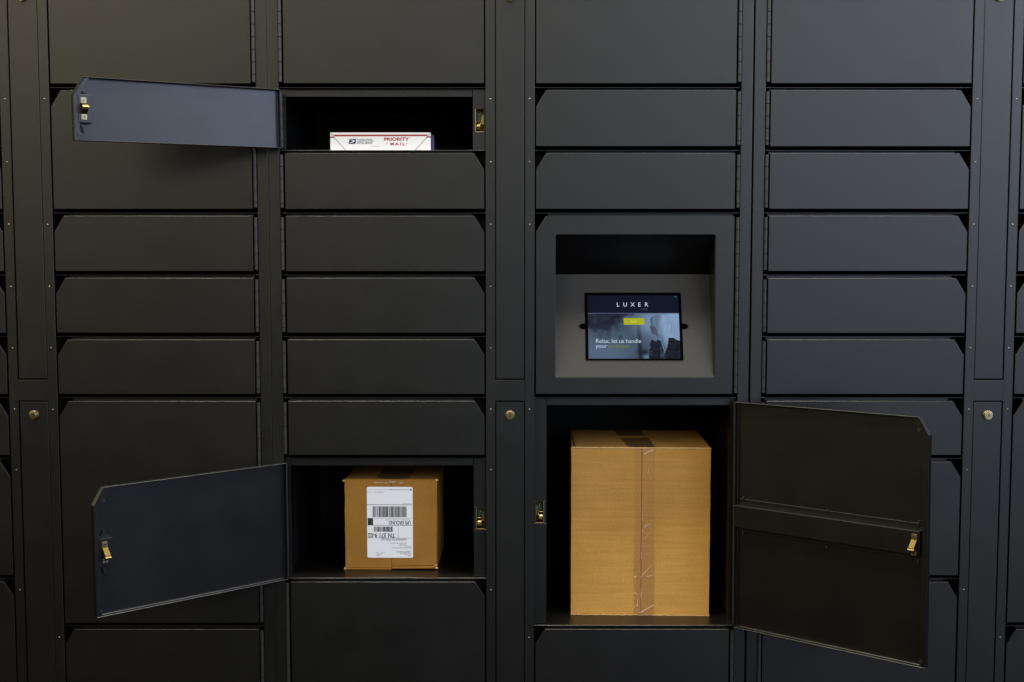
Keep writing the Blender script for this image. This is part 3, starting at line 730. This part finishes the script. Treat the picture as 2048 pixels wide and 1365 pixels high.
# label, coordinates u (0..95 across), v (0..148 down from its top) as seen in the photograph
LW, LH = 95.5, 149.5; lx0, lz1 = -50.0, 174.8
def lx(px): return lx0+(px-265)/735*LW
def lz(py): return lz1-(py-118)/1137*LH
r = 3.2; lab = []
for (cx, cz, a0) in ((lx0+LW-r, lz1-r, 0), (lx0+r, lz1-r, 90), (lx0+r, lz1-LH+r, 180), (lx0+LW-r, lz1-LH+r, 270)):
    for q in range(4):
        a = math.radians(a0+q*30); lab.append((cx+r*math.cos(a), cz+r*math.sin(a)))
bm = new(); prism(bm, lab, -.45, -.1, 'y'); L = obj('shipping_label', bm, PAPER, c2)
bm = new()
def lr(x0, x1, y0_, y1_, y=-.62): box(bm, lx(x0), lx(x1), y, -.5, lz(y1_), lz(y0_))
lr(268, 985, 401, 408); lr(268, 985, 729, 736); lr(274, 362, 622, 732)
lr(957, 982, 150, 176); lr(268, 985, 619, 622); lr(268, 985, 937, 940); lr(765, 768, 740, 937)
obj('label_rule', bm, INK, L)
def bars(x0, x1, y0_, y1_, nm, seed):
    global bm
    R = random.Random(seed); bm = new(); x = x0
    while x < x1:
        w = R.choice((4, 4, 8, 8, 12, 16)); w = min(w, x1-x)
        lr(x, x+w*1.05, y0_, y1_); x += w + R.choice((4, 4, 4, 6, 8))
    return obj(nm, bm, INK, L)
bars(354, 900, 430, 603, 'barcode', 3); bars(374, 676, 755, 838, 'barcode', 8)
big = [('UPS GROUND', lx(968), lz(665), 7.6, .95, .72, 'LEFT', .2), ('TN 371 9-02', lx(712), lz(862), 9.6, 1.02, .80, 'LEFT', .3), ('NASHVILLE TN 37203-1603', lx(898), lz(944), 4.8, .9, .76)]
lettering('label_lettering', big, INK, L, -.66, flip=True)
small = [('TRACKING #: 1Z 371 90 0203 7203 4471', lx(962), lz(636), 2.6, 1, .85), ('BILLING: P/P', lx(968), lz(378), 2.4), 
         ('SUITE 200', lx(898), lz(1040), 2.6), ('2217 8TH AVE SOUTH', lx(898), lz(1012), 2.6), ('SHIP TO:', lx(968), lz(1062), 2.6), ('RECEIVING DEPARTMENT', lx(968), lz(1085), 2.6),
         ('SHIPPING WAREHOUSE', lx(968), lz(1145), 2.2), ('1040 INDUSTRIAL DR', lx(968), lz(1163), 2.2), ('UNIT B SAN JOSE', lx(968), lz(1181), 2.2), ('CA 95112', lx(968), lz(1199), 2.2), ('USA', lx(968), lz(1217), 2.2),
         ('12 LBS   1 OF 1', lx(555), lz(1165), 2.4), ('SHP WT', lx(500), lz(1187), 2.4), ('DATE', lx(470), lz(1208), 2.4)]
small_up = [('REFERENCE NO. 1 : 30 2217 08', lx(535), lz(196), 2.0), ('ISH 13.00F ZZP 450 12.5U 09/2016', lx(940), lz(155), 2.0, 1, 1.05)]
lettering('label_fine_print', small+small_up, GREYINK, L, -.66, flip=True)
bm = new(); lr(280, 940, 163, 166); obj('label_thin_rule', bm, GREYINK, L)

# flat white mailing box
uw, ud, uh = 201.5, 190, 36.5
c3 = thing('flat_mailer', 'flat white mailing box with red stripe and red lettering on the upper shelf', 'mailing box', (-263.6, 32, 379.6), 0, 'parcels in the open compartments')
bm = new(); box(bm, -uw/2, uw/2, 0, ud, 0, uh, mi=0)
bm.faces.ensure_lookup_table()
for f in bm.faces:
    if abs(f.calc_center_median().x-uw/2*MM) < 1e-5: f.material_index = 1
    if abs(f.calc_center_median().x+uw/2*MM) < 1e-5: f.material_index = 1
bm2 = bm; obj('mailer_body', bm2, [WHITE, BLUESIDE], c3, bevel=.8)
bm = new(); prism(bm, [(4, 0), (4, uh-4), (16, uh-6), (30, uh-10), (60, uh-12), (60, 0)], uw/2, uw/2+5.5, 'x'); obj('side_flap', bm, BLUESIDE, c3, bevel=1.2)
def ux(px): return -uw/2+(px-113)/(1265-113)*uw
def uz(py): return uh-(py-583)*.1757
bm = new(); prism(bm, [(ux(148), uz(609)), (ux(1230), uz(606)), (ux(1222), uz(624)), (ux(160), uz(627))], -.35, -.05, 'y')
prism(bm, [(ux(113), uz(632)), (ux(150), uz(630)), (ux(160), uz(645)), (ux(113), uz(645))], -.35, -.05, 'y')
prism(bm, [(ux(1222), uz(626)), (ux(1264), uz(626)), (ux(1264), uz(640)), (ux(1210), uz(642))], -.35, -.05, 'y'); obj('red_stripe', bm, RED, c3)
bm = new()
def line(bm_, a, b, w, y0=-.5, y1=-.05):
    a = Vector(a); b = Vector(b); e = (b-a).normalized(); nn = Vector((-e.y, e.x))*w/2
    prism(bm_, [tuple(a-nn), tuple(b-nn), tuple(b+nn), tuple(a+nn)], y0, y1, 'y')
line(bm, (ux(118), uz(592)), (ux(300), uz(795)), .8); line(bm, (ux(1262), uz(588)), (ux(1080), uz(790)), .8)
obj('flap_crease', bm, MARK, c3)
lettering('red_lettering', [('PRIORITY', ux(728), uz(676), 6.6, 1.02, 1.27, 'LEFT', .32), ('M A I L', ux(800), uz(727), 5.4, 1.0, 1.3, 'LEFT', .3)], RED, c3, -.3)
for px in (762, 988):
    bm = new(); star = []
    for q in range(10):
        a = math.radians(90+36*q); rr = 1.7 if q % 2 == 0 else .75; star.append((ux(px)+rr*math.cos(a), uz(710)+rr*math.sin(a)))
    prism(bm, star, -.35, -.05, 'y'); obj('red_star', bm, RED, c3)
lettering('fine_print', [('FROM THE UNITED STATES', ux(575), uz(746), 1.4, 1, .8)], RED, c3, -.3)
lettering('registered_mark', [('®', ux(1026), uz(650), 2.0)], RED, c3, -.3)
lettering('blue_lettering', [('UNITED STATES', ux(424), uz(676), 3.6, .92, .92, 'LEFT', .04), ('POSTAL SERVICE.', ux(416), uz(712), 3.6, .92, .92, 'LEFT', .04)], NAVY, c3, -.3)
bm = new(); prism(bm, [(ux(336), uz(656)), (ux(412), uz(656)), (ux(402), uz(712)), (ux(322), uz(712))], -.3, -.05, 'y'); 
line(bm, (ux(420), uz(685)), (ux(622), uz(685)), .35, -.3); obj('eagle_emblem', bm, NAVY, c3)
bm = new()
prism(bm, [(ux(340), uz(664)), (ux(372), uz(668)), (ux(398), uz(680)), (ux(380), uz(692)), (ux(354), uz(700)), (ux(328), uz(708)), (ux(360), uz(690)), (ux(376), uz(682)), (ux(362), uz(674))], -.45, -.32, 'y')
obj('eagle_head', bm, WHITE, c3)
